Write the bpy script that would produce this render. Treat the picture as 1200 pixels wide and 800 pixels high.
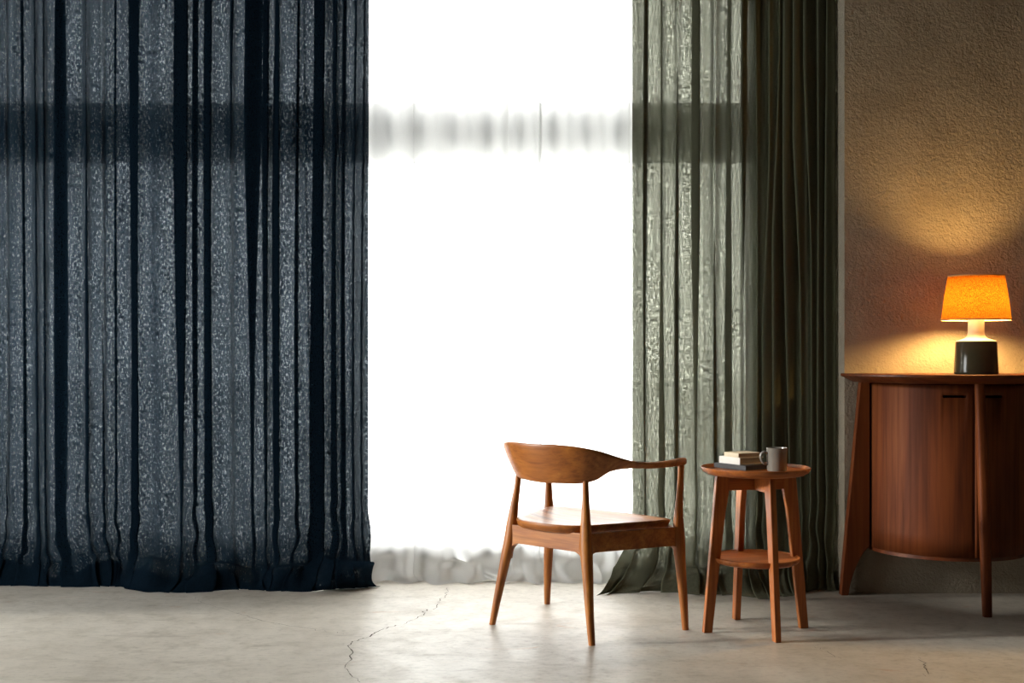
import bpy, bmesh, math, random
import numpy as np
from mathutils import Vector, Matrix

for o in list(bpy.data.objects): bpy.data.objects.remove(o, do_unlink=True)
scene = bpy.context.scene
C = scene.collection
random.seed(4)

# ------------------------------------------------------------ camera
EYE = 1.05
cam_d = bpy.data.cameras.new('camera'); cam = bpy.data.objects.new('camera', cam_d); C.objects.link(cam)
cam.location = (0, 0, EYE); cam.rotation_euler = (math.pi/2, 0, 0)
cam_d.sensor_width = 36; cam_d.lens = 36*1430/1200; cam_d.shift_y = 15/1200
cam_d.clip_start = .05
scene.camera = cam

# ------------------------------------------------------------ world: even overcast sky
SKY = 12.0
world = bpy.data.worlds.new('sky'); scene.world = world; world.use_nodes = True
bg = world.node_tree.nodes['Background']
bg.inputs[0].default_value = (1.0, .995, .98, 1); bg.inputs[1].default_value = SKY
scene.view_settings.view_transform = 'Standard'; scene.view_settings.look = 'None'
scene.view_settings.exposure = 0.0; scene.view_settings.gamma = 1.0
scene.view_settings.use_curve_mapping = False
scene.cycles.transparent_max_bounces = 24
scene.cycles.max_bounces = 12; scene.cycles.diffuse_bounces = 5; scene.cycles.transmission_bounces = 10
scene.cycles.sample_clamp_indirect = 6
scene.cycles.denoising_prefilter = 'NONE'

# low hazy sun coming in through the side window, almost along the room
sd = bpy.data.lights.new('sun_offscreen', 'SUN'); sd.energy = 3.6; sd.angle = math.radians(5); sd.color = (1, .95, .87)
sun = bpy.data.objects.new('sun_offscreen', sd); C.objects.link(sun)
sun.rotation_euler = Vector((math.cos(math.radians(5))*math.cos(math.radians(15)), math.sin(math.radians(5))*math.cos(math.radians(15)), -math.sin(math.radians(15)))).to_track_quat('-Z', 'Y').to_euler()

def portal(name, loc, rot, sx, sy):
    d = bpy.data.lights.new(name, 'AREA'); d.shape = 'RECTANGLE'; d.size = sx; d.size_y = sy
    d.cycles.is_portal = True
    o = bpy.data.objects.new(name, d); C.objects.link(o); o.location = loc; o.rotation_euler = rot
# openings: back window X -2.95..1.20, Z .13..2.85 ; side window Y 2.2..4.4
WX0, WX1, WZ0, WZ1 = -2.95, 1.20, .13, 2.86
SY0, SY1, SZ0, SZ1 = 3.30, 4.85, .20, 2.30
portal('back_window_daylight', ((WX0+WX1)/2, 6.02, (WZ0+WZ1)/2), (-math.pi/2, 0, 0), WX1-WX0, WZ1-WZ0)
portal('window_left_offscreen', (-3.48, (SY0+SY1)/2, (SZ0+SZ1)/2), (0, -math.pi/2, 0), SZ1-SZ0, SY1-SY0)

# ------------------------------------------------------------ materials
def mat(name):
    m = bpy.data.materials.new(name); m.use_nodes = True
    nt = m.node_tree; nt.nodes.clear()
    return m, nt
def N(nt, t, **kw):
    n = nt.nodes.new('ShaderNode'+t)
    for k, v in kw.items():
        if k.startswith('_'): setattr(n, k[1:], v)
        else: n.inputs[k.replace('__', ' ')].default_value = v
    return n
def L(nt, a, b): nt.links.new(a, b)
def ramp(nt, fac, stops):
    r = nt.nodes.new('ShaderNodeValToRGB'); e = r.color_ramp.elements
    while len(e) < len(stops): e.new(.5)
    for el, (p, c) in zip(e, stops):
        el.position = p; el.color = (*c, 1) if len(c) == 3 else c
    L(nt, fac, r.inputs[0]); return r.outputs[0]
def mapr(nt, v, a, b, c, d):
    n = N(nt, 'MapRange'); n.inputs[1].default_value = a; n.inputs[2].default_value = b
    n.inputs[3].default_value = c; n.inputs[4].default_value = d; L(nt, v, n.inputs[0]); return n.outputs[0]
def coords(nt, kind='Object', scale=(1, 1, 1), loc=(0, 0, 0)):
    t = N(nt, 'TexCoord'); m = N(nt, 'Mapping'); m.inputs['Scale'].default_value = scale
    m.inputs['Location'].default_value = loc
    L(nt, t.outputs[kind], m.inputs[0]); return m.outputs[0]
def noise(nt, vec, scale, detail=4, rough=.5, dist=0):
    n = N(nt, 'TexNoise', Scale=scale, Detail=detail, Roughness=rough, Distortion=dist)
    L(nt, vec, n.inputs['Vector']); return n.outputs[0]
def mixc(nt, f, a, b, mode='MIX'):
    n = nt.nodes.new('ShaderNodeMix'); n.data_type = 'RGBA'; n.blend_type = mode
    for s, v in ((0, f), (6, a), (7, b)):
        if isinstance(v, (int, float)): n.inputs[s].default_value = v
        elif isinstance(v, tuple): n.inputs[s].default_value = (*v, 1)
        else: L(nt, v, n.inputs[s])
    return n.outputs[2]
def bump(nt, h, strength, dist):
    b = N(nt, 'Bump', Strength=strength, Distance=dist); L(nt, h, b.inputs['Height']); return b.outputs[0]
def out(nt, sh):
    o = nt.nodes.new('ShaderNodeOutputMaterial'); L(nt, sh, o.inputs[0])
def princ(nt, col, rough=.5, spec=.5, normal=None, metal=0, coat=0):
    p = nt.nodes.new('ShaderNodeBsdfPrincipled')
    if isinstance(col, tuple): p.inputs['Base Color'].default_value = (*col, 1)
    else: L(nt, col, p.inputs['Base Color'])
    if isinstance(rough, (int, float)): p.inputs['Roughness'].default_value = rough
    else: L(nt, rough, p.inputs['Roughness'])
    p.inputs['Specular IOR Level'].default_value = spec; p.inputs['Metallic'].default_value = metal
    p.inputs['Coat Weight'].default_value = coat
    if normal: L(nt, normal, p.inputs['Normal'])
    out(nt, p.outputs[0]); return p

def simple(name, col, rough=.5, spec=.5, **kw):
    m, nt = mat(name)
    v = coords(nt); n = noise(nt, v, 18, 4)
    c = mixc(nt, 1.0, col, ramp(nt, n, [(.3, (.9, .9, .9)), (.7, (1.08, 1.08, 1.08))]), 'MULTIPLY')
    princ(nt, c, rough, spec, **kw); return m

def wood(name, dark, mid, light, axis, scale=1.0, rough=.42, coat=.0, spec=.45):
    m, nt = mat(name)
    s = [9*scale]*3; s[axis] = .9*scale
    v = coords(nt, 'Object', tuple(s))
    a = noise(nt, v, 1.3, 5, .55, 1.6)
    s2 = [95*scale]*3; s2[axis] = 2.2*scale
    v2 = coords(nt, 'Object', tuple(s2))
    b = noise(nt, v2, 1.0, 4, .6, .3)
    col = ramp(nt, a, [(.28, dark), (.5, mid), (.72, light)])
    col = mixc(nt, .55, col, ramp(nt, b, [(.32, (.45, .40, .36)), (.55, (1, 1, 1))]), 'MULTIPLY')
    r = mapr(nt, b, .3, .7, rough+.1, rough-.05)
    princ(nt, col, r, spec, bump(nt, b, .12, .002), coat=coat); return m

M = {}
# stucco plaster with raised trowelled grain
m, nt = mat('stucco_plaster'); v = coords(nt)
n1 = noise(nt, v, 105, 4, .55, .4); n2 = noise(nt, v, 5, 3); n3 = noise(nt, v, 48, 3, .5)
hh = N(nt, 'Math', _operation='ADD'); L(nt, n1, hh.inputs[0]); L(nt, n3, hh.inputs[1])
princ(nt, ramp(nt, n2, [(.3, (.34, .295, .225)), (.7, (.42, .37, .29))]), .85, .15, bump(nt, hh.outputs[0], .8, .007)); M['stucco'] = m
# plain painted plaster for the walls and ceiling
M['plaster'] = simple('painted_plaster', (.11, .10, .085), .9, .1)
M['ceiling'] = simple('ceiling_paint', (.10, .095, .085), .9, .1)
# worn concrete
m, nt = mat('worn_concrete'); v = coords(nt)
a = noise(nt, v, 1.3, 8, .62, .4); b = noise(nt, v, 9, 8, .6, .2); c = noise(nt, v, 70, 4, .6)
vs = coords(nt, 'Object', (1.2, 5.5, 1)); st = noise(nt, vs, 2.2, 6, .6, .6)
col = ramp(nt, a, [(.30, (.42, .380, .325)), (.5, (.52, .480, .42)), (.68, (.60, .56, .50))])
col = mixc(nt, .55, col, ramp(nt, b, [(.30, (.70, .68, .64)), (.5, (1, 1, 1)), (.7, (1.08, 1.07, 1.05))]), 'MULTIPLY')
col = mixc(nt, .5, col, ramp(nt, st, [(.30, (.55, .52, .48)), (.40, (1, 1, 1))]), 'MULTIPLY')
fi = noise(nt, coords(nt, 'Object', (1, 1.6, 1), (5, 2, 0)), 30, 10, .75, .3)
col = mixc(nt, .8, col, ramp(nt, fi, [(.33, (.62, .60, .57)), (.47, (1, 1, 1)), (.68, (1.12, 1.11, 1.09))]), 'MULTIPLY')
vr = coords(nt, 'Object', (1.0, 2.2, 1), (3.1, .7, 0)); ru = noise(nt, vr, 3.4, 6, .7, .5)
rustf = ramp(nt, ru, [(.635, (0, 0, 0)), (.70, (.55, .55, .55))])
col = mixc(nt, rustf, col, (.42, .235, .12))
rr = mapr(nt, b, .3, .7, .50, .33)
princ(nt, col, rr, .45, bump(nt, mixc(nt, .5, b, c), .22, .004)); M['concrete'] = m
M['crack'] = simple('crack_grit', (.07, .06, .05), .95, .05)
M['paving'] = simple('pale_paving', (.55, .55, .54), .9, .1)
M['frame'] = simple('dark_window_metal', (.035, .035, .037), .45, .4)
M['track'] = simple('track_metal', (.5, .5, .5), .35, .5)
# thin window glass
m, nt = mat('window_glass'); tr = N(nt, 'BsdfTransparent'); tr.inputs[0].default_value = (.97, .98, .975, 1)
gl = N(nt, 'BsdfGlossy', Roughness=.02); mx = N(nt, 'MixShader'); mx.inputs[0].default_value = .06
L(nt, tr.outputs[0], mx.inputs[1]); L(nt, gl.outputs[0], mx.inputs[2]); out(nt, mx.outputs[0]); M['glass'] = m

def cloth(name, face, back, hole_tint, h0, h1, gamma=1.0, sx=160, sy=48, transl=.5, slant=2.0):
    """woven linen: threads reflect and scatter, the gaps between threads let light through"""
    m, nt = mat(name)
    v = coords(nt, 'UV', (sx, sy, 1)); a = noise(nt, v, 1.0, 3, .65)
    v2 = coords(nt, 'UV', (sx*.16, sy*.05, 1)); b = noise(nt, v2, 1.0, 3, .6)
    v3 = coords(nt, 'UV', (sx*.5, sy*2.4, 1)); c = noise(nt, v3, 1.0, 2, .5)
    s = N(nt, 'Math', _operation='MULTIPLY'); L(nt, a, s.inputs[0]); s.inputs[1].default_value = .62
    s2 = N(nt, 'Math', _operation='MULTIPLY_ADD'); L(nt, c, s2.inputs[0]); s2.inputs[1].default_value = .26; L(nt, s.outputs[0], s2.inputs[2])
    s3 = N(nt, 'Math', _operation='MULTIPLY_ADD'); L(nt, b, s3.inputs[0]); s3.inputs[1].default_value = .12; L(nt, s2.outputs[0], s3.inputs[2])
    pw = N(nt, 'Math', _operation='POWER'); L(nt, mapr(nt, s3.outputs[0], .38, .64, 0, 1), pw.inputs[0]); pw.inputs[1].default_value = gamma
    gap = mapr(nt, pw.outputs[0], 0, 1, h0, h1)
    col = mixc(nt, pw.outputs[0], tuple(x*.88 for x in face), tuple(min(.85, x*1.25) for x in face))
    bn = bump(nt, s3.outputs[0], .25, .003)
    d = N(nt, 'BsdfDiffuse', Roughness=.5); L(nt, col, d.inputs[0]); L(nt, bn, d.inputs['Normal'])
    t = N(nt, 'BsdfTranslucent'); t.inputs[0].default_value = (*back, 1)
    mx = N(nt, 'MixShader'); mx.inputs[0].default_value = transl; L(nt, d.outputs[0], mx.inputs[1]); L(nt, t.outputs[0], mx.inputs[2])
    tp = N(nt, 'BsdfTransparent'); tp.inputs[0].default_value = (*hole_tint, 1)
    # a slanted cloth shows less of its gaps
    lw = N(nt, 'LayerWeight', Blend=.5); iv = N(nt, 'Math', _operation='SUBTRACT'); iv.inputs[0].default_value = 1; L(nt, lw.outputs['Facing'], iv.inputs[1])
    p2 = N(nt, 'Math', _operation='POWER'); L(nt, iv.outputs[0], p2.inputs[0]); p2.inputs[1].default_value = slant
    g2 = N(nt, 'Math', _operation='MULTIPLY'); L(nt, p2.outputs[0], g2.inputs[0]); L(nt, gap, g2.inputs[1]); gap = g2.outputs[0]
    m2 = N(nt, 'MixShader'); L(nt, gap, m2.inputs[0]); L(nt, mx.outputs[0], m2.inputs[1]); L(nt, tp.outputs[0], m2.inputs[2])
    out(nt, m2.outputs[0]); return m
M['navy'] = cloth('navy_linen', (.0045, .0102, .0175), (.006, .0125, .020), (.77, .89, 1.0), .0, .098, 1.95, transl=.12)
M['navy_hem'] = cloth('navy_linen_doubled', (.0045, .0102, .0175), (.002, .005, .008), (.8, .9, 1), .0, .001, transl=.08)
M['green'] = cloth('sage_linen', (.135, .139, .093), (.075, .078, .050), (.98, 1.0, .82), .004, .27, 1.8, transl=.15)
M['green_hem'] = cloth('sage_linen_doubled', (.135, .139, .093), (.04, .045, .03), (.93, 1, .82), .0, .006, transl=.10)
M['sheer'] = cloth('white_voile', (.80, .80, .79), (.88, .88, .87), (1, 1, 1), .20, .34, sx=300, sy=300, transl=.68, slant=.6)
M['sheer_hem'] = cloth('white_voile_doubled', (.80, .80, .79), (.7, .7, .69), (1, 1, 1), .08, .14, sx=300, sy=300, transl=.5, slant=.6)

M['chair_v'] = wood('chair_cherry_upright', (0.2, 0.055, 0.008), (0.36, 0.115, 0.018), (0.5, 0.19, 0.036), 2)
M['chair_h'] = wood('chair_cherry_flat', (0.2, 0.055, 0.008), (0.36, 0.115, 0.018), (0.5, 0.19, 0.036), 0, rough=.36)
M['tab_v'] = wood('table_cherry_upright', (0.24, 0.06, 0.01), (0.4, 0.115, 0.02), (0.54, 0.185, 0.038), 2)
M['tab_h'] = wood('table_cherry_flat', (0.24, 0.06, 0.01), (0.4, 0.115, 0.02), (0.54, 0.185, 0.038), 0)
M['wal_v'] = wood('console_walnut_upright', (.080, .017, .0035), (.155, .036, .007), (.22, .060, .0125), 2, .55, rough=.62, spec=.25)
M['wal_h'] = wood('console_walnut_flat', (.080, .017, .0035), (.155, .036, .007), (.22, .060, .0125), 0, .8)

# ------------------------------------------------------------ mesh helpers
def link(name, me, m=None, parent=None, smooth=False, kind=None):
    o = bpy.data.objects.new(name, me); C.objects.link(o)
    if m: me.materials.append(M[m] if isinstance(m, str) else m)
    if smooth: me.polygons.foreach_set('use_smooth', [True]*len(me.polygons))
    if parent: o.parent = parent
    if kind: o['kind'] = kind
    return o
def obj(name, bm, m, parent=None, smooth=False, bevel=0, seg=2, sharp=35, kind=None):
    me = bpy.data.meshes.new(name); bmesh.ops.recalc_face_normals(bm, faces=bm.faces[:]); bm.to_mesh(me); bm.free()
    o = link(name, me, m, parent, smooth, kind)
    if bevel:
        b = o.modifiers.new('bevel', 'BEVEL'); b.width = bevel; b.segments = seg; b.limit_method = 'ANGLE'; b.angle_limit = math.radians(40)
    if smooth and sharp: me.set_sharp_from_angle(angle=math.radians(sharp))
    return o
def tag(o, label, cat, group=None):
    o['label'] = label; o['category'] = cat
    if group: o['group'] = group
    return o
def empty(name, loc, rz, label, cat, group=None):
    o = bpy.data.objects.new(name, None); C.objects.link(o); o.location = loc; o.rotation_euler = (0, 0, rz)
    o.empty_display_size = .1
    return tag(o, label, cat, group)
def box(bm, x0, x1, y0, y1, z0, z1):
    v = [bm.verts.new((x, y, z)) for z in (z0, z1) for x, y in ((x0, y0), (x1, y0), (x1, y1), (x0, y1))]
    for f in ((3, 2, 1, 0), (4, 5, 6, 7), (0, 1, 5, 4), (1, 2, 6, 5), (2, 3, 7, 6), (3, 0, 4, 7)): bm.faces.new([v[i] for i in f])
def boxm(*a):
    bm = bmesh.new(); box(bm, *a); return bm
def loft(rings, close=True, caps=True):
    bm = bmesh.new(); R = [[bm.verts.new(p) for p in r] for r in rings]; n = len(R[0])
    for a, b in zip(R, R[1:]):
        for i in range(n if close else n-1):
            j = (i+1) % n; bm.faces.new((a[i], a[j], b[j], b[i]))
    if caps and close: bm.faces.new(R[0][::-1]); bm.faces.new(R[-1])
    return bm
def lathe(prof, n=64, cx=0, cy=0):
    bm = bmesh.new(); R = []
    for r, z in prof:
        if r < 1e-6: R.append([bm.verts.new((cx, cy, z))])
        else: R.append([bm.verts.new((cx+r*math.cos(2*math.pi*i/n), cy+r*math.sin(2*math.pi*i/n), z)) for i in range(n)])
    for a, b in zip(R, R[1:]):
        for i in range(n):
            j = (i+1) % n
            if len(a) == 1 and len(b) == 1: break
            if len(a) == 1: bm.faces.new((a[0], b[j], b[i]))
            elif len(b) == 1: bm.faces.new((a[i], a[j], b[0]))
            else: bm.faces.new((a[i], a[j], b[j], b[i]))
    return bm
def slab(poly, thick, frame):
    """flat board: polygon (a, b) extruded by thick about its plane; frame maps (a, b, t) to a point"""
    bm = bmesh.new()
    A = [bm.verts.new(frame(a, b, -thick/2)) for a, b in poly]; B = [bm.verts.new(frame(a, b, thick/2)) for a, b in poly]
    n = len(poly); bm.faces.new(A[::-1]); bm.faces.new(B)
    for i in range(n): bm.faces.new((A[i], A[(i+1) % n], B[(i+1) % n], B[i]))
    return bm
def catmull(P, n):
    """n samples per segment of a Catmull-Rom curve through rows of P (points x dims)"""
    P = np.asarray(P, float); Q = np.vstack([2*P[0]-P[1], P, 2*P[-1]-P[-2]]); o = []
    for i in range(1, len(Q)-2):
        p0, p1, p2, p3 = Q[i-1], Q[i], Q[i+1], Q[i+2]
        for k in range(n):
            t = k/n
            o.append(.5*(2*p1+(p2-p0)*t+(2*p0-5*p1+4*p2-p3)*t*t+(3*p1-p0-3*p2+p3)*t**3))
    o.append(Q[-2]); return np.array(o)

# ------------------------------------------------------------ room shell
YW = 5.82           # inner face of the window wall
YP = 5.36           # face of the stucco pier beside the recess
XP = 1.460          # its corner
floor = obj('floor', boxm(-3.4, 3.2, -2.5, 6.07, -.12, 0), 'concrete', kind='structure')
def framed_wall(name, bm, m): return obj(name, bm, m, kind='structure')
bm = bmesh.new()
box(bm, -3.4, WX0, YW, 6.07, 0, 3.1); box(bm, WX1, 3.2, YW, 6.07, 0, 3.1)
box(bm, WX0, WX1, YW, 6.07, 0, WZ0); box(bm, WX0, WX1, YW, 6.07, WZ1, 3.1)
framed_wall('wall_back', bm, 'plaster')
framed_wall('wall_pier', boxm(XP, 3.2, YP, YW, 0, 3.1), 'stucco')
bm = bmesh.new()
box(bm, -3.6, -3.4, -2.5, SY0, 0, 3.1); box(bm, -3.6, -3.4, SY1, 6.07, 0, 3.1)
box(bm, -3.6, -3.4, SY0, SY1, 0, SZ0); box(bm, -3.6, -3.4, SY0, SY1, SZ1, 3.1)
framed_wall('wall_left', bm, 'plaster')
framed_wall('wall_right', boxm(3.2, 3.4, -2.5, 6.07, 0, 3.1), 'plaster')
framed_wall('wall_front', boxm(-3.6, 3.4, -2.7, -2.5, 0, 3.1), 'plaster')
framed_wall('ceiling', boxm(-3.6, 3.4, -2.7, 6.07, 3.1, 3.25), 'ceiling')
obj('ground', boxm(-40, 40, 6.07, 60, -.35, -.2), 'paving', kind='structure')

w1 = bpy.data.objects.new('window_1', None); C.objects.link(w1); w1['kind'] = 'structure'
def part(name, bm, m, p, **k): return obj(name, bm, m, p, **k)
part('sill', boxm(WX0, WX1, 5.80, 5.97, WZ0, WZ0+.05), 'frame', w1, bevel=.004)
part('head', boxm(WX0, WX1, 5.80, 5.97, WZ1-.05, WZ1), 'frame', w1, bevel=.004)
part('transom', boxm(WX0, WX1, 5.85, 5.97, 1.985, 2.255), 'frame', w1, bevel=.004)
for x in (WX0+.03, -.86, WX1-.03):
    part('mullion', boxm(x-.03, x+.03, 5.84, 5.96, WZ0+.05, 1.985), 'frame', w1, bevel=.003)
    part('mullion', boxm(x-.03, x+.03, 5.84, 5.96, 2.255, WZ1-.05), 'frame', w1, bevel=.003)
for x0, x1 in ((WX0+.06, -.89), (-.83, WX1-.06)):
    part('pane', boxm(x0, x1, 5.90, 5.902, WZ0+.05, 1.985), 'glass', w1)
    part('pane', boxm(x0, x1, 5.90, 5.902, 2.255, WZ1-.05), 'glass', w1)
w2 = bpy.data.objects.new('window_2', None); C.objects.link(w2); w2['kind'] = 'structure'
bm = bmesh.new()
box(bm, -3.55, -3.45, SY0, SY1, SZ0, SZ0+.05); box(bm, -3.55, -3.45, SY0, SY1, SZ1-.05, SZ1)
box(bm, -3.55, -3.45, SY0, SY0+.05, SZ0+.05, SZ1-.05); box(bm, -3.55, -3.45, SY1-.05, SY1, SZ0+.05, SZ1-.05)
part('frame', bm, 'frame', w2)
part('pane', boxm(-3.502, -3.5, SY0+.05, SY1-.05, SZ0+.05, SZ1-.05), 'glass', w2)

# cracks in the concrete: narrow ragged strips lying in the floor surface
def ground(px, py): d = 1430*EYE/(py-415); return ((px-600)/1430*d, d)
def crack(pts, w, seed):
    rnd = random.Random(seed); P = catmull([ground(*p) for p in pts], 7)
    bm = bmesh.new(); last = None
    for i, (x, y) in enumerate(P):
        x += rnd.uniform(-1, 1)*.009; y += rnd.uniform(-1, 1)*.012
        ww = w*rnd.uniform(.35, 1.5)*(.4+.6*math.sin(math.pi*min(1, (i+1)/len(P)*1.1)))
        a, b = bm.verts.new((x-ww, y, .0006)), bm.verts.new((x+ww, y+ww*.6, .0006))
        if last: bm.faces.new((last[0], a, b, last[1]))
        last = (a, b)
    return obj('crack', bm, 'crack', floor)
crack([(424, 800), (406, 785), (412, 768), (410, 755), (426, 748), (446, 738), (472, 731), (494, 722), (497, 716), (512, 711), (515, 703), (523, 697), (524, 688)], .0022, 1)
crack([(408, 743), (385, 740), (350, 735), (310, 728), (280, 719), (245, 708), (228, 700)], .0010, 2)
crack([(1078, 770), (1086, 782), (1084, 792)], .0014, 3)
crack([(955, 757), (972, 766), (985, 772)], .0008, 4)

# ------------------------------------------------------------ curtains
def wob(seed, kx, kz, n=5):
    r = random.Random(seed); T = [(r.uniform(.4, 1)*kx, r.uniform(-1, 1)*kz, r.uniform(0, 6.28), r.uniform(.5, 1)) for _ in range(n)]
    s = sum(t[3] for t in T)
    return lambda x, z: sum(t[3]*np.sin(t[0]*x+t[1]*z+t[2]) for t in T)/s*1.6
PX = lambda px, d: (px-600)/1430*d

def sstep(x, a, b): t = np.clip((x-a)/(b-a), 0, 1); return t*t*(3-2*t)

def drape(name, m, x_left, x_right, y0, folds, top, prof, seed, parent=None, gap=.016, wave=.012, spread=None,
          sub=3, rows=None, sway=.012, x_of=None, crumple=.018, fold_lo=.6, reg=None, ripple=.008, lift=.018, ret=0, skew=.0):
    """folds: list of (x, overlap width, direction). prof(x, q) -> (forward, z) with q in 0..1 over the lowest stretch"""
    NS = wob(seed, 2.0, 1.6); NW = wob(seed+1, 30, 2.2); NY = wob(seed+2, 22, .8); NO = wob(seed+3, 9, 2.6)
    NC = wob(seed+4, 40, 30, 8); NC2 = wob(seed+5, 38, 34, 8); NB = wob(seed+6, 14, 6); NR = wob(seed+7, 85, 1.0, 7)
    if reg:
        NY0 = NY; NY = lambda x, z: NY0(x, z)+reg[0]/wave*np.sin(2*math.pi*x/reg[1]+.5*NS(x, z*.3))
    ZB = .34                                        # below this height the profile takes over
    hi = list(np.linspace(top, ZB, 46)); lo = list(np.linspace(0, 1, 44)[1:])
    verts = []; n_col = None; us = None
    for r in range(len(hi)+len(lo)):
        q = 0 if r < len(hi) else lo[r-len(hi)]
        z = hi[r] if r < len(hi) else ZB
        zn = z-q*.4
        ctrl = []
        fx = sorted(folds)
        edges = [x_left]+[f[0] for f in fx]+[x_right]
        ctrl.append((x_left, y0+wave*NY(x_left, zn)))
        for i, (xc, w, d) in enumerate(fx):
            mid = (edges[i]+xc)/2; wid = xc-edges[i]
            k = max(1, int(wid/.022))
            for j in range(k):
                xx = edges[i]+wid*(j+1)/(k+1)
                ctrl.append((xx+sway*NS(xx, zn), y0+wave*NY(xx, zn)+ripple*NR(xx, zn)))
            x = xc+sway*NS(xc, zn)+.45*sway*NW(xc*1.7, zn*.7); ww = w*min(1.15, max(.12, fold_lo+.7*NW(xc, zn)+.4*NO(xc, zn))); g = gap*(.8+.35*NO(xc*1.3, zn))
            yb = y0+wave*NY(xc, zn)
            if d > 0: ctrl += [(x+ww*.45, yb-g*.7), (x+ww*.5, yb-g*.2), (x-ww*.5, yb+g*.4), (x-ww*.45, yb+g*1.0)]
            else: ctrl += [(x+ww*.45, yb+g*1.0), (x+ww*.5, yb+g*.4), (x-ww*.5, yb-g*.2), (x-ww*.45, yb-g*.7)]
        wid = x_right-edges[-2]; k = max(1, int(wid/.022))
        for j in range(k):
            xx = edges[-2]+wid*(j+1)/(k+1); ctrl.append((xx+sway*NS(xx, zn), y0+wave*NY(xx, zn)+ripple*NR(xx, zn)))
        ctrl.append((x_right+.3*sway*NS(x_right, zn), y0+wave*NY(x_right, zn)))
        if ret: ctrl += [(x_right+.004, y0+ret*.3), (x_right+.005, y0+ret*.65), (x_right+.005, y0+ret)]
        P = catmull(ctrl, sub)
        if us is None:
            us = np.r_[0, np.cumsum(np.hypot(*np.diff(P, axis=0).T))]; n_col = len(P)
        X, Y = P[:, 0].copy(), P[:, 1].copy()
        if q > 0 or z < .8:
            amt = crumple*(max(0, (.8-z)/.46)**2*.25+.75*q)
            X = X+amt*NC(X, zn*1.3); Y = Y+amt*NC2(X, zn*1.2)
        if skew and q: X = X+skew*q**1.6*NB(P[:, 0]*.9, 5)
        if spread: X = X+spread(X, q)
        F, Z = prof(P[:, 0], q)
        Z = np.where(q > 0, Z, z) if q > 0 else np.full(n_col, z)
        if q > 0:
            Y = Y-F; Z = Z+np.minimum(q*3, 1)*(1-q)*.035*NB(P[:, 0], q)
            Z = Z+lift*(1+NB(P[:, 0]*2.2, 3+q*.6))*float(sstep(q, .5, .72)*(1-sstep(q, .8, .97)))
            Z = np.maximum(Z, .0015+.001*(1+NC(X, Y*1.0))*(1-q))
        verts.append(np.c_[X, Y, Z])
    V = np.array(verts); nr = len(V)
    vv = np.r_[0, np.cumsum(np.mean(np.linalg.norm(np.diff(V, axis=0), axis=2), axis=1))]
    def build(nm, ra, rb, mt, par, off=0.0):
        me = bpy.data.meshes.new(nm); S = V[ra:rb].copy(); S[:, :, 1] -= off; S[:, :, 2] += off*.5
        k = len(S); idx = np.arange(k*n_col).reshape(k, n_col)
        faces = np.stack([idx[:-1, :-1], idx[1:, :-1], idx[1:, 1:], idx[:-1, 1:]], -1).reshape(-1, 4)
        me.from_pydata(S.reshape(-1, 3).tolist(), [], faces.tolist())
        uv = me.uv_layers.new(name='UVMap'); li = np.zeros(len(me.loops), int); me.loops.foreach_get('vertex_index', li)
        U = np.c_[np.tile(us, k), np.repeat(vv[ra:rb], n_col)]
        uv.data.foreach_set('uv', U[li].ravel())
        if off:                                    # the turned-up edge is not equally deep everywhere
            keep = 3+(k-4)*np.clip(.55+.35*NB(V[0, :, 0]*1.6, 9)+.2*NC(V[0, :, 0], 2), 0, 1)
            bm = bmesh.new(); bm.from_mesh(me); bm.faces.ensure_lookup_table()
            bmesh.ops.delete(bm, geom=[f for i, f in enumerate(bm.faces) if k-2-i//(n_col-1) > keep[i % (n_col-1)]], context='FACES')
            bm.to_mesh(me); bm.free()
        return link(nm, me, mt, par, smooth=True)
    root = build(name, 0, nr, m, parent)
    build('hem', nr-13, nr, m+'_hem', root, .002)
    return root

def poly_prof(pts):
    P = catmull(pts, 12); s = np.r_[0, np.cumsum(np.hypot(*np.diff(P, axis=0).T))]; s /= s[-1]
    return lambda q: (np.interp(q, s, P[:, 0]), np.interp(q, s, P[:, 1]))
puddle = poly_prof([(0, .34), (-.005, .20), (.0, .11), (.045, .065), (.085, .03), (.14, .010), (.18, .002)])
roll = poly_prof([(0, .34), (.0, .22), (.03, .125), (.10, .120), (.165, .065), (.155, .006), (.06, .004)])
hang = poly_prof([(0, .34), (-.01, .22), (-.02, .12), (-.015, .05), (.0, .010), (.02, .002)])
short = poly_prof([(0, .34), (.0, .2), (.004, .1), (.02, .035), (.05, .008), (.08, .002)])

DN = 5.53
navy_px = [(-118, 8), (-92, 6), (-66, 9), (-40, 8), (-14, 4), (8, 7), (29, 4), (44, 4), (54, 3), (72, 10), (104, 4), (122, 6), (137, 4), (158, 11), (214, 15),
           (230, 4), (246, 9), (272, 6), (297, 12), (313, 5), (327, 9), (349, 5), (374, 12), (392, 6), (404, 7), (416, 6), (425, 4)]
navy_folds = [(PX(p, DN), w*DN/1430*1.25, 1 if i % 3 else -1) for i, (p, w) in enumerate(navy_px)]
nb = wob(77, 9, 0)
def navy_prof(x, q):
    a = sstep(x, PX(120, DN), PX(250, DN)); b = sstep(x, PX(365, DN), PX(400, DN))
    f1, z1 = hang(q); f2, z2 = puddle(q); f3, z3 = roll(q)
    k = .9+.4*nb(x, 0)
    f3 = f3*(1-.55*sstep(x, PX(418, DN), PX(432, DN)))
    f = (f1*(1-a)+f2*a*k)*(1-b)+f3*b; z = (z1*(1-a)+z2*a)*(1-b)+z3*b
    return f, z
nv = drape('navy_curtain', 'navy', PX(-140, DN), PX(432, DN), DN, navy_folds, 3.028, navy_prof, 11, lift=.028, skew=.05,
           spread=lambda X, q: .022*q*sstep(X, PX(330, DN), PX(432, DN)))
tag(nv, 'wide dark navy blue linen curtain pooling on the floor beside the white sheer', 'curtain')

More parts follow.
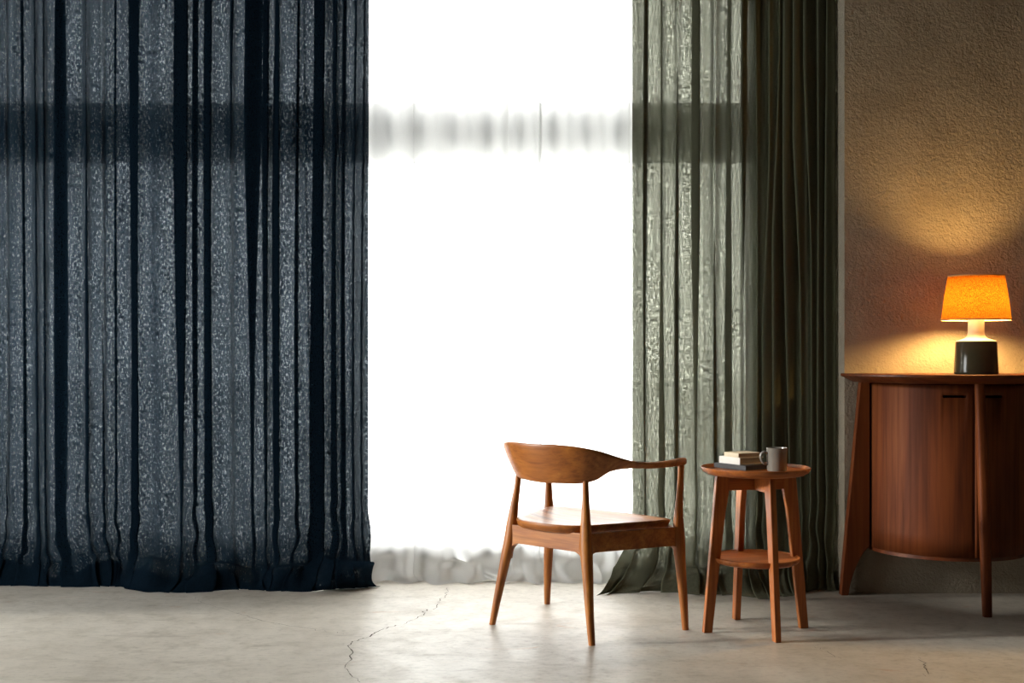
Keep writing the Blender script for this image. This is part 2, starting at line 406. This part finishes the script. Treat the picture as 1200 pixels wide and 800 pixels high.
DG = 5.47
green_px = [(757, 4), (776, 4), (794, 4), (815, 5), (838, 4), (854, 5), (873, 5), (889, 8), (902, 11), (914, 11), (927, 11), (938, 11), (950, 11), (962, 11), (970, 7)]
green_folds = [(PX(p, DG), w*DG/1430*1.3, 1 if p < 880 and i % 2 else -1) for i, (p, w) in enumerate(green_px)]
gb = wob(55, 13, 0)
def green_prof(x, q):
    f, z = puddle(q); f2, z2 = short(q); b = sstep(x, PX(800, DG), PX(880, DG)); k = 1.0+.4*gb(x, 0)
    e = (1+.5*sstep(x, PX(850, DG), PX(885, DG)))*(1-.8*sstep(x, PX(920, DG), PX(955, DG)))
    return (f*(1-b)+f2*b*1.4)*k*e, z*(1-b)+z2*b
gr = drape('green_curtain', 'green', PX(741, DG), PX(979, DG), DG, green_folds, 3.028, green_prof, 21, gap=.03, wave=.014, sway=.006,
           spread=lambda X, q: -.17*q**1.5*(1-sstep(X, PX(741, DG), PX(860, DG))), fold_lo=.65, crumple=.025, ripple=.012, ret=.22, lift=.026, skew=.03)
tag(gr, 'sage green linen curtain gathered against the stucco wall behind the side table', 'curtain')

DS = 5.71
sheer_px = list(range(-150, 900, 19))
def sheer():
    x0, x1 = PX(-140, DS), PX(886, DS)
    return x0, x1, [(x0+.07+i*.31+.09*math.sin(i*2.3), .004, 1 if i % 2 else -1) for i in range(int((x1-x0-.1)/.31))]
sx0, sx1, sf = sheer()
sb = wob(31, 8, 0)
def sheer_prof(x, q):
    f, z = puddle(q); f2, z2 = roll(q); k = .5+.5*sb(x*1.7, 0); b = np.clip(.25+.5*sb(x*2.3, 1), 0, .8)
    e = sstep(x, PX(405, DS), PX(440, DS))*(1-sstep(x, PX(725, DS), PX(750, DS)))
    return (f*(1-b)*(.55+.3*k)+f2*b*.7)*(.1+.9*e), z*(1-b)+z2*b
sh = drape('sheer_curtain', 'sheer', sx0, sx1, DS, sf, 3.02, sheer_prof, 41, gap=.012, wave=.008, sway=.02, crumple=.022, reg=(.032, .151), ripple=.003)
tag(sh, 'translucent white sheer curtain glowing with daylight between the dark curtains', 'curtain')

for nm, lab, y in (('curtain_track', 'slim ceiling track carrying the navy and green curtains', DN), ('curtain_track', 'slim ceiling track carrying the white sheer curtain', DS)):
    o = obj(nm, boxm(-3.1, XP-.01, y-.014, y+.014, 3.03, 3.1), 'track', bevel=.003)
    tag(o, lab, 'curtain track')

# ------------------------------------------------------------ armchair (local: x across, y forward)
A = .818
chair = empty('armchair', (.106, 4.577, 0), A-math.pi/2, 'brown wooden armchair with curved backrest and low arms in front of the sheer curtain', 'armchair')
def leg(parent, pts, mt, ry=1.0, n=18):
    """pts: (x, y, z, rx, ry) stations, lofted ellipses"""
    P = catmull(pts, 6); rings = []
    for x, y, z, a, b in P:
        rings.append([(x+a*math.cos(t)*1.0, y+b*math.sin(t), z) for t in np.linspace(0, 2*math.pi, n, endpoint=False)])
    return obj('leg', loft(rings), mt, parent, smooth=True)
for s in (-1, 1):
    leg(chair, [(s*.250, .000, 0, .0125, .0125), (s*.229, .012, .12, .016, .016), (s*.207, .028, .25, .021, .020), (s*.192, .038, .33, .025, .022), (s*.186, .043, .39, .023, .020), (s*.180, .050, .46, .0165, .016), (s*.171, .060, .55, .0115, .0125), (s*.168, .063, .60, .0115, .0125)], 'chair_v')
    leg(chair, [(s*.352, .437, 0, .0125, .0125), (s*.345, .433, .12, .016, .017), (s*.335, .428, .25, .020, .021), (s*.330, .425, .33, .023, .026), (s*.329, .424, .39, .020, .024), (s*.331, .424, .46, .015, .017), (s*.335, .428, .56, .011, .014), (s*.336, .432, .640, .011, .014)], 'chair_v')
# one continuous rail: backrest sweeping into both arms.  u, v of top edge, z top, u, v of bottom edge, z bottom, half thickness
half = [(0, -.042, .717, 0, .012, .568, .012), (.10, -.030, .718, .085, .024, .570, .0125), (.18, .004, .712, .150, .052, .572, .013),
        (.235, .058, .697, .196, .088, .585, .0135), (.270, .115, .676, .236, .122, .617, .0145), (.300, .180, .656, .280, .178, .628, .017),
        (.322, .260, .648, .312, .258, .624, .019), (.334, .350, .649, .329, .350, .624, .019), (.338, .415, .654, .334, .415, .626, .0175), (.339, .444, .655, .337, .444, .627, .0150)]
H2 = [(-h[0], *h[1:3], -h[3], *h[4:]) for h in half[:0:-1]] + half
P = catmull(H2, 8); rings = []
for i, p in enumerate(P):
    T = Vector(P[min(i+1, len(P)-1)][:2])-Vector(P[max(i-1, 0)][:2]); T.normalize(); nx, ny = T.y, -T.x
    top, bot = Vector(p[:3]), Vector(p[3:6]); c = (top+bot)/2; d = (top-bot)/2; ring = []
    for t in np.linspace(0, 2*math.pi, 28, endpoint=False):
        ct, st = math.cos(t), math.sin(t); e = .62
        a = math.copysign(abs(ct)**e, ct); b = math.copysign(abs(st)**e, st)
        q = c+d*a+Vector((nx, ny, 0))*b*p[6]; ring.append(q)
    rings.append(ring)
obj('backrest', loft(rings), 'chair_h', chair, smooth=True, sharp=60)
# aprons with eased brackets towards the legs
def apron(p, q, z0, z1, th, r=.052):
    p, q = Vector((*p, 0)), Vector((*q, 0)); Ld = (q-p).length; e = (q-p)/Ld; n = Vector((-e.y, e.x, 0))
    poly = [(0, z0-r*1.25)]+[(r*(1-math.cos(t)), z0-r*1.25*(1-math.sin(t))) for t in np.linspace(0.42, math.pi/2, 8)]
    poly += [(Ld-a, b) for a, b in poly[::-1]]+[(Ld, z1), (0, z1)]
    return obj('apron', slab(poly, th, lambda a, b, t: tuple(p+e*a+n*t+Vector((0, 0, b)))), 'chair_h', chair, bevel=.004)
apron((-.190, .040), (.190, .040), .322, .392, .024)
apron((-.328, .424), (.328, .424), .322, .392, .024)
for s in (-1, 1): apron((s*.192, .042), (s*.328, .424), .322, .392, .024, .036)
# dished seat
bm = bmesh.new(); rings = []
out_pts = []
ctl = [(0, -.012), (.10, .002), (.165, .045), (.205, .13), (.255, .26), (.298, .385), (.292, .418), (.22, .440), (.11, .448), (0, .450)]
full = ctl+[(-x, y) for x, y in ctl[-2:0:-1]]
cc = catmull(full+[full[0]], 6)[:-1]
ctr = np.array([0, .24])
def seat_ring(s, z): return [tuple((ctr+(p-ctr)*s).tolist())+(z(p),) if callable(z) else tuple((ctr+(p-ctr)*s).tolist())+(z,) for p in cc]
rs = [seat_ring(.02, .386), seat_ring(.93, .386), seat_ring(.97, .392), seat_ring(.99, .406), seat_ring(1.0, .4125), seat_ring(.995, .417), seat_ring(.98, .419),
      seat_ring(.9, .4165), seat_ring(.75, .4115), seat_ring(.5, .406), seat_ring(.25, .404), seat_ring(.02, .4035)]
obj('seat', loft(rs), 'chair_h', chair, smooth=True, sharp=50)

# ------------------------------------------------------------ side table
TX, TY = .928, 4.648
table = empty('side_table', (TX, TY, 0), math.radians(11.5), 'round wooden side table with tray top and lower shelf beside the armchair', 'side table')
obj('tray_top', lathe([(0, .590), (.150, .590), (.180, .594), (.198, .604), (.2055, .617), (.2055, .6215), (.202, .6225), (.1985, .619), (.193, .6115), (.185, .6095), (0, .6095)], 96), 'tab_h', table, smooth=True, sharp=45)
obj('shelf', lathe([(0, .258), (.148, .258), (.160, .264), (.166, .274), (.166, .281), (.163, .2825), (.158, .280), (.152, .277), (0, .277)], 96), 'tab_h', table, smooth=True, sharp=45)
for k in range(4):
    a = k*math.pi/2; ca, sa = math.cos(a), math.sin(a)
    poly = [(.178, 0), (.212, 0), (.158, .592), (.100, .592), (.1025, .555)]
    # inner edge eases into the crossbar
    poly = [(.178, 0), (.212, 0), (.160, .592), (.110, .592), (.110, .53), (.116, .50), (.124, .46)]
    obj('leg', slab(poly, .024, lambda r, z, t: (r*ca-t*sa, r*sa+t*ca, z)), 'tab_v', table, bevel=.003)
obj('crossbar', boxm(-.112, .112, -.011, .011, .535, .592), 'tab_h', table, bevel=.002)
for s in (-1, 1): obj('crossbar', boxm(-.011, .011, min(s*.011, s*.112), max(s*.011, s*.112), .535, .592), 'tab_h', table, bevel=.002)

# books on the tray
def book(near, ang, l1, l2, z, t, cover, pages, label):
    """near corner on the tray; long edge runs back-left, short edge runs right"""
    o = empty('book', (near[0], near[1], z), ang, label, 'book', 'books stacked on the side table'); c = .0022
    bm = bmesh.new(); box(bm, 0, l2, 0, l1, 0, c); box(bm, 0, l2, 0, l1, t-c, t); box(bm, 0, c*1.3, 0, l1, c, t-c)
    obj('cover', bm, cover, o, bevel=.0008)
    obj('page_block', boxm(c*1.3, l2-.004, .003, l1-.003, c, t-c), pages, o)
M['bk_dark'] = simple('charcoal_cover', (.065, .065, .070), .55, .3); M['bk_white'] = simple('white_cover', (.80, .78, .74), .6, .3)
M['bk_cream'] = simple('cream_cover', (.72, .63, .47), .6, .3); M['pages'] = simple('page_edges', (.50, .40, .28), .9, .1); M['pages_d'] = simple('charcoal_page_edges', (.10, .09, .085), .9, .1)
zt = .6098
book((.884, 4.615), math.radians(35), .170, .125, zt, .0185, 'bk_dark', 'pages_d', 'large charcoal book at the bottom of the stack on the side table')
book((.868, 4.648), math.radians(31), .120, .120, zt+.0187, .0265, 'bk_white', 'pages', 'thick white book in the middle of the stack on the side table')
book((.864, 4.655), math.radians(28), .088, .108, zt+.0454, .0165, 'bk_cream', 'pages', 'small cream book on top of the stack on the side table')

# mug
M['glaze'] = simple('grey_glaze', (.22, .205, .18), .18, .5)
mug = empty('mug', (.998, 4.598, zt), math.radians(188), 'grey glazed stoneware mug standing beside the books', 'mug')
obj('cup', lathe([(0, 0), (.032, 0), (.035, .002), (.0365, .008), (.0385, .083), (.040, .0875), (.0393, .0890), (.0375, .0885), (.0360, .083), (.034, .010), (.030, .006), (0, .006)], 48), 'glaze', mug, smooth=True, sharp=40)
hp = catmull([(.0365, .068), (.050, .074), (.062, .064), (.063, .048), (.054, .032), (.0365, .026)], 8); rings = []
for i, p in enumerate(hp):
    T = hp[min(i+1, len(hp)-1)]-hp[max(i-1, 0)]; T /= np.linalg.norm(T); n = np.array([-T[1], T[0]])
    rings.append([(p[0]+n[0]*.0042*math.cos(t), .0065*math.sin(t), p[1]+n[1]*.0042*math.cos(t)) for t in np.linspace(0, 2*math.pi, 12, endpoint=False)])
obj('handle', loft(rings), 'glaze', mug, smooth=True)

# ------------------------------------------------------------ half-round console
CX, CY = 1.903, YP-.004
console = empty('console_cabinet', (CX, CY, 0), 0, 'half-round wooden console cabinet with a tall front leg against the stucco wall', 'cabinet')
def arc(r, n, y0=0.0):                    # half circle bulging towards the room (-y), flat side at y0
    return [(r*math.cos(t), y0+r*math.sin(t)) for t in np.linspace(math.pi, 2*math.pi, n)]
def half_disc(prof, n=72):
    rings = []
    for r, z in prof: rings.append([(x, min(y, 0), z) for x, y in arc(r, n)]+[(0, 0, z)])
    return loft(rings)
obj('top', half_disc([(.385, .928), (.405, .930), (.455, .953), (.461, .958), (.461, .963), (.459, .966), (.45, .967)]), 'wal_h', console, smooth=True, sharp=30)
RB, ZB0, ZB1 = .338, .200, .922
obj('carcass', half_disc([(RB-.055, ZB0), (RB-.055, .930)]), 'wal_v', console)
obj('bottom_panel', half_disc([(RB-.004, ZB0-.004), (RB-.004, ZB0+.012)]), 'wal_h', console)
obj('back_panel', boxm(-RB, RB, -.024, -.002, ZB0, .928), 'wal_v', console)
def door(s):
    n = 46; a0, a1 = (math.pi+.07, 1.5*math.pi-.004) if s < 0 else (1.5*math.pi+.004, 2*math.pi-.07)
    ang = list(np.linspace(a0, a1, n))
    sl = [1.5*math.pi+s*.095, 1.5*math.pi+s*.375]; s0, s1 = min(sl), max(sl)
    ang = sorted([t for t in ang if min(abs(t-s0), abs(t-s1)) > .012]+[s0, s1]); zs = [ZB0+.012, .30, .5, .7, .870, .881, .9, ZB1]
    bm = bmesh.new(); g = [[bm.verts.new((RB*math.cos(t), RB*math.sin(t), z)) for t in ang] for z in zs]
    for j in range(len(zs)-1):
        for i in range(len(ang)-1):
            if zs[j] == .870 and s0-1e-6 <= ang[i] < s1-1e-6: continue
            bm.faces.new((g[j][i], g[j][i+1], g[j+1][i+1], g[j+1][i]))
    d = obj('door', bm, 'wal_v', console, smooth=True, sharp=30)
    m_ = d.modifiers.new('thickness', 'SOLIDIFY'); m_.thickness = .016; m_.offset = -1
    # finger pull: a wooden trough behind the slot
    bm = bmesh.new(); r0, r1, n = RB-.050, RB-.015, 9; T = np.linspace(s0-.004, s1+.004, n)
    q = [[bm.verts.new((r_*math.cos(t), r_*math.sin(t), z)) for t in T] for r_, z in ((r1, .867), (r0, .867), (r0, .884), (r1, .884))]
    for a, b in zip(q, q[1:]):
        for k in range(n-1): bm.faces.new((a[k], a[k+1], b[k+1], b[k]))
    for k in (0, n-1): bm.faces.new([row[k] for row in q])
    obj('finger_pull', bm, 'wal_v', d)
door(-1); door(1)
# front leg: tapered, slightly raked
rings = []
for z, y, a, b in ((0, -.470, .0165, .0165), (.02, -.468, .0175, .0175), (.35, -.445, .0215, .020), (.70, -.415, .0205, .019), (.932, -.388, .0185, .017)):
    rings.append([(a*math.copysign(abs(math.cos(t))**.6, math.cos(t)), y+b*math.copysign(abs(math.sin(t))**.6, math.sin(t)), z) for t in np.linspace(0, 2*math.pi, 24, endpoint=False)])
obj('leg', loft(rings), 'wal_v', console, smooth=True, sharp=60)
# rear legs: sawn boards flaring to the outer foot
for s in (-1, 1):
    cv = catmull([(.345, .215), (.372, .185), (.402, .130), (.425, .065), (.438, 0)], 5)
    poly = [(s*x, z) for x, z in [(.345, .932), *cv.tolist(), (.470, 0), (.455, .18), (.425, .50), (.385, .932)]]
    obj('leg', slab(poly, .040, lambda a, b, t: (a, t-.024, b)), 'wal_v', console, bevel=.003)

# ------------------------------------------------------------ table lamp
lamp = empty('table_lamp', (1.934, 5.085, .967), 0, 'lit table lamp with orange linen shade and dark green ceramic base on the console', 'lamp')
M['lampglaze'] = simple('dark_green_glaze', (.075, .075, .044), .14, .5)
M['lampwhite'] = simple('cream_stoneware', (.74, .70, .60), .55, .35)
obj('base', lathe([(0, .0), (.084, .0), (.088, .004), (.0885, .010), (.082, .130), (.079, .136), (.070, .1365), (0, .1365)], 64), 'lampglaze', lamp, smooth=True, sharp=50)
obj('shoulder', lathe([(.0795, .1362), (.078, .140), (.060, .1445), (.045, .150), (.0355, .160), (.0325, .175), (.0315, .235), (.0300, .238), (0, .238)], 64), 'lampwhite', lamp, smooth=True, sharp=60)
m, nt = mat('orange_linen'); v = coords(nt, 'Object', (1, 1, .45)); a = noise(nt, v, 420, 3, .7)
col = ramp(nt, a, [(.36, (.030, .0066, .0005)), (.5, (.062, .0175, .0014)), (.64, (.105, .038, .0032))])
d = N(nt, 'BsdfDiffuse'); t = N(nt, 'BsdfTranslucent'); L(nt, col, d.inputs[0]); L(nt, col, t.inputs[0])
mx = N(nt, 'MixShader'); mx.inputs[0].default_value = .55; L(nt, d.outputs[0], mx.inputs[1]); L(nt, t.outputs[0], mx.inputs[2]); out(nt, mx.outputs[0]); M['shade'] = m
M['rim'] = simple('shade_binding', (.55, .36, .16), .8, .2)
M['brass'] = simple('brass', (.55, .38, .15), .3, .5, metal=1)
Z0, Z1, R0, R1 = .226, .409, .138, .112
shade = obj('shade', lathe([(R0, Z0), (R0+(R1-R0)*.5+.0015, (Z0+Z1)/2), (R1, Z1)], 72), 'shade', lamp, smooth=True, sharp=0)
obj('rim', lathe([(R0+.0015, Z0-.002), (R0+.002, Z0+.003), (R0-.002, Z0+.003), (R0-.002, Z0-.002), (R0+.0015, Z0-.002)], 72), 'rim', shade)
obj('rim', lathe([(R1+.0015, Z1-.003), (R1+.002, Z1+.002), (R1-.002, Z1+.002), (R1-.002, Z1-.003), (R1+.0015, Z1-.003)], 72), 'rim', shade)
m, nt = mat('added_frosted_diffuser'); d = N(nt, 'BsdfDiffuse'); t = N(nt, 'BsdfTranslucent'); d.inputs[0].default_value = (.5, .45, .36, 1); t.inputs[0].default_value = (.80, .70, .55, 1)
mx = N(nt, 'MixShader'); mx.inputs[0].default_value = .8; L(nt, d.outputs[0], mx.inputs[1]); L(nt, t.outputs[0], mx.inputs[2]); tp = N(nt, 'BsdfTransparent'); m2 = N(nt, 'MixShader'); m2.inputs[0].default_value = .45; L(nt, mx.outputs[0], m2.inputs[1]); L(nt, tp.outputs[0], m2.inputs[2]); out(nt, m2.outputs[0]); M['added_diffuser'] = m
obj('added_diffuser', lathe([(0, Z1-.016), (R1*.99, Z1-.016)], 72), 'added_diffuser', shade)  # unseen disc added under the shade's top rim to soften the upward light
bm = lathe([(.003, .238), (.013, .238), (.013, .252), (.0, .252)], 24); obj('socket', bm, 'brass', lamp, smooth=True)
for k in range(3):
    a = k*2*math.pi/3+.5; bm = bmesh.new(); p0 = Vector((.012*math.cos(a), .012*math.sin(a), .246)); p1 = Vector((R0*.98*math.cos(a), R0*.98*math.sin(a), Z0+.004))
    n = Vector((-math.sin(a), math.cos(a), 0)); up = Vector((0, 0, 1)); rings = [[p+n*.0014*math.cos(t)+up*.0014*math.sin(t) for t in np.linspace(0, 6.283, 6, endpoint=False)] for p in (p0, p1)]
    obj('spider_arm', loft(rings), 'brass', shade)
m, nt = mat('lit_bulb'); e = N(nt, 'Emission'); e.inputs[0].default_value = (1, .58, .185, 1); e.inputs[1].default_value = 740; out(nt, e.outputs[0]); M['bulb'] = m
obj('bulb', lathe([(0, .252), (.013, .253), (.016, .262), (.030, .282), (.035, .302), (.031, .322), (.018, .336), (0, .340)], 32), 'bulb', lamp, smooth=True)
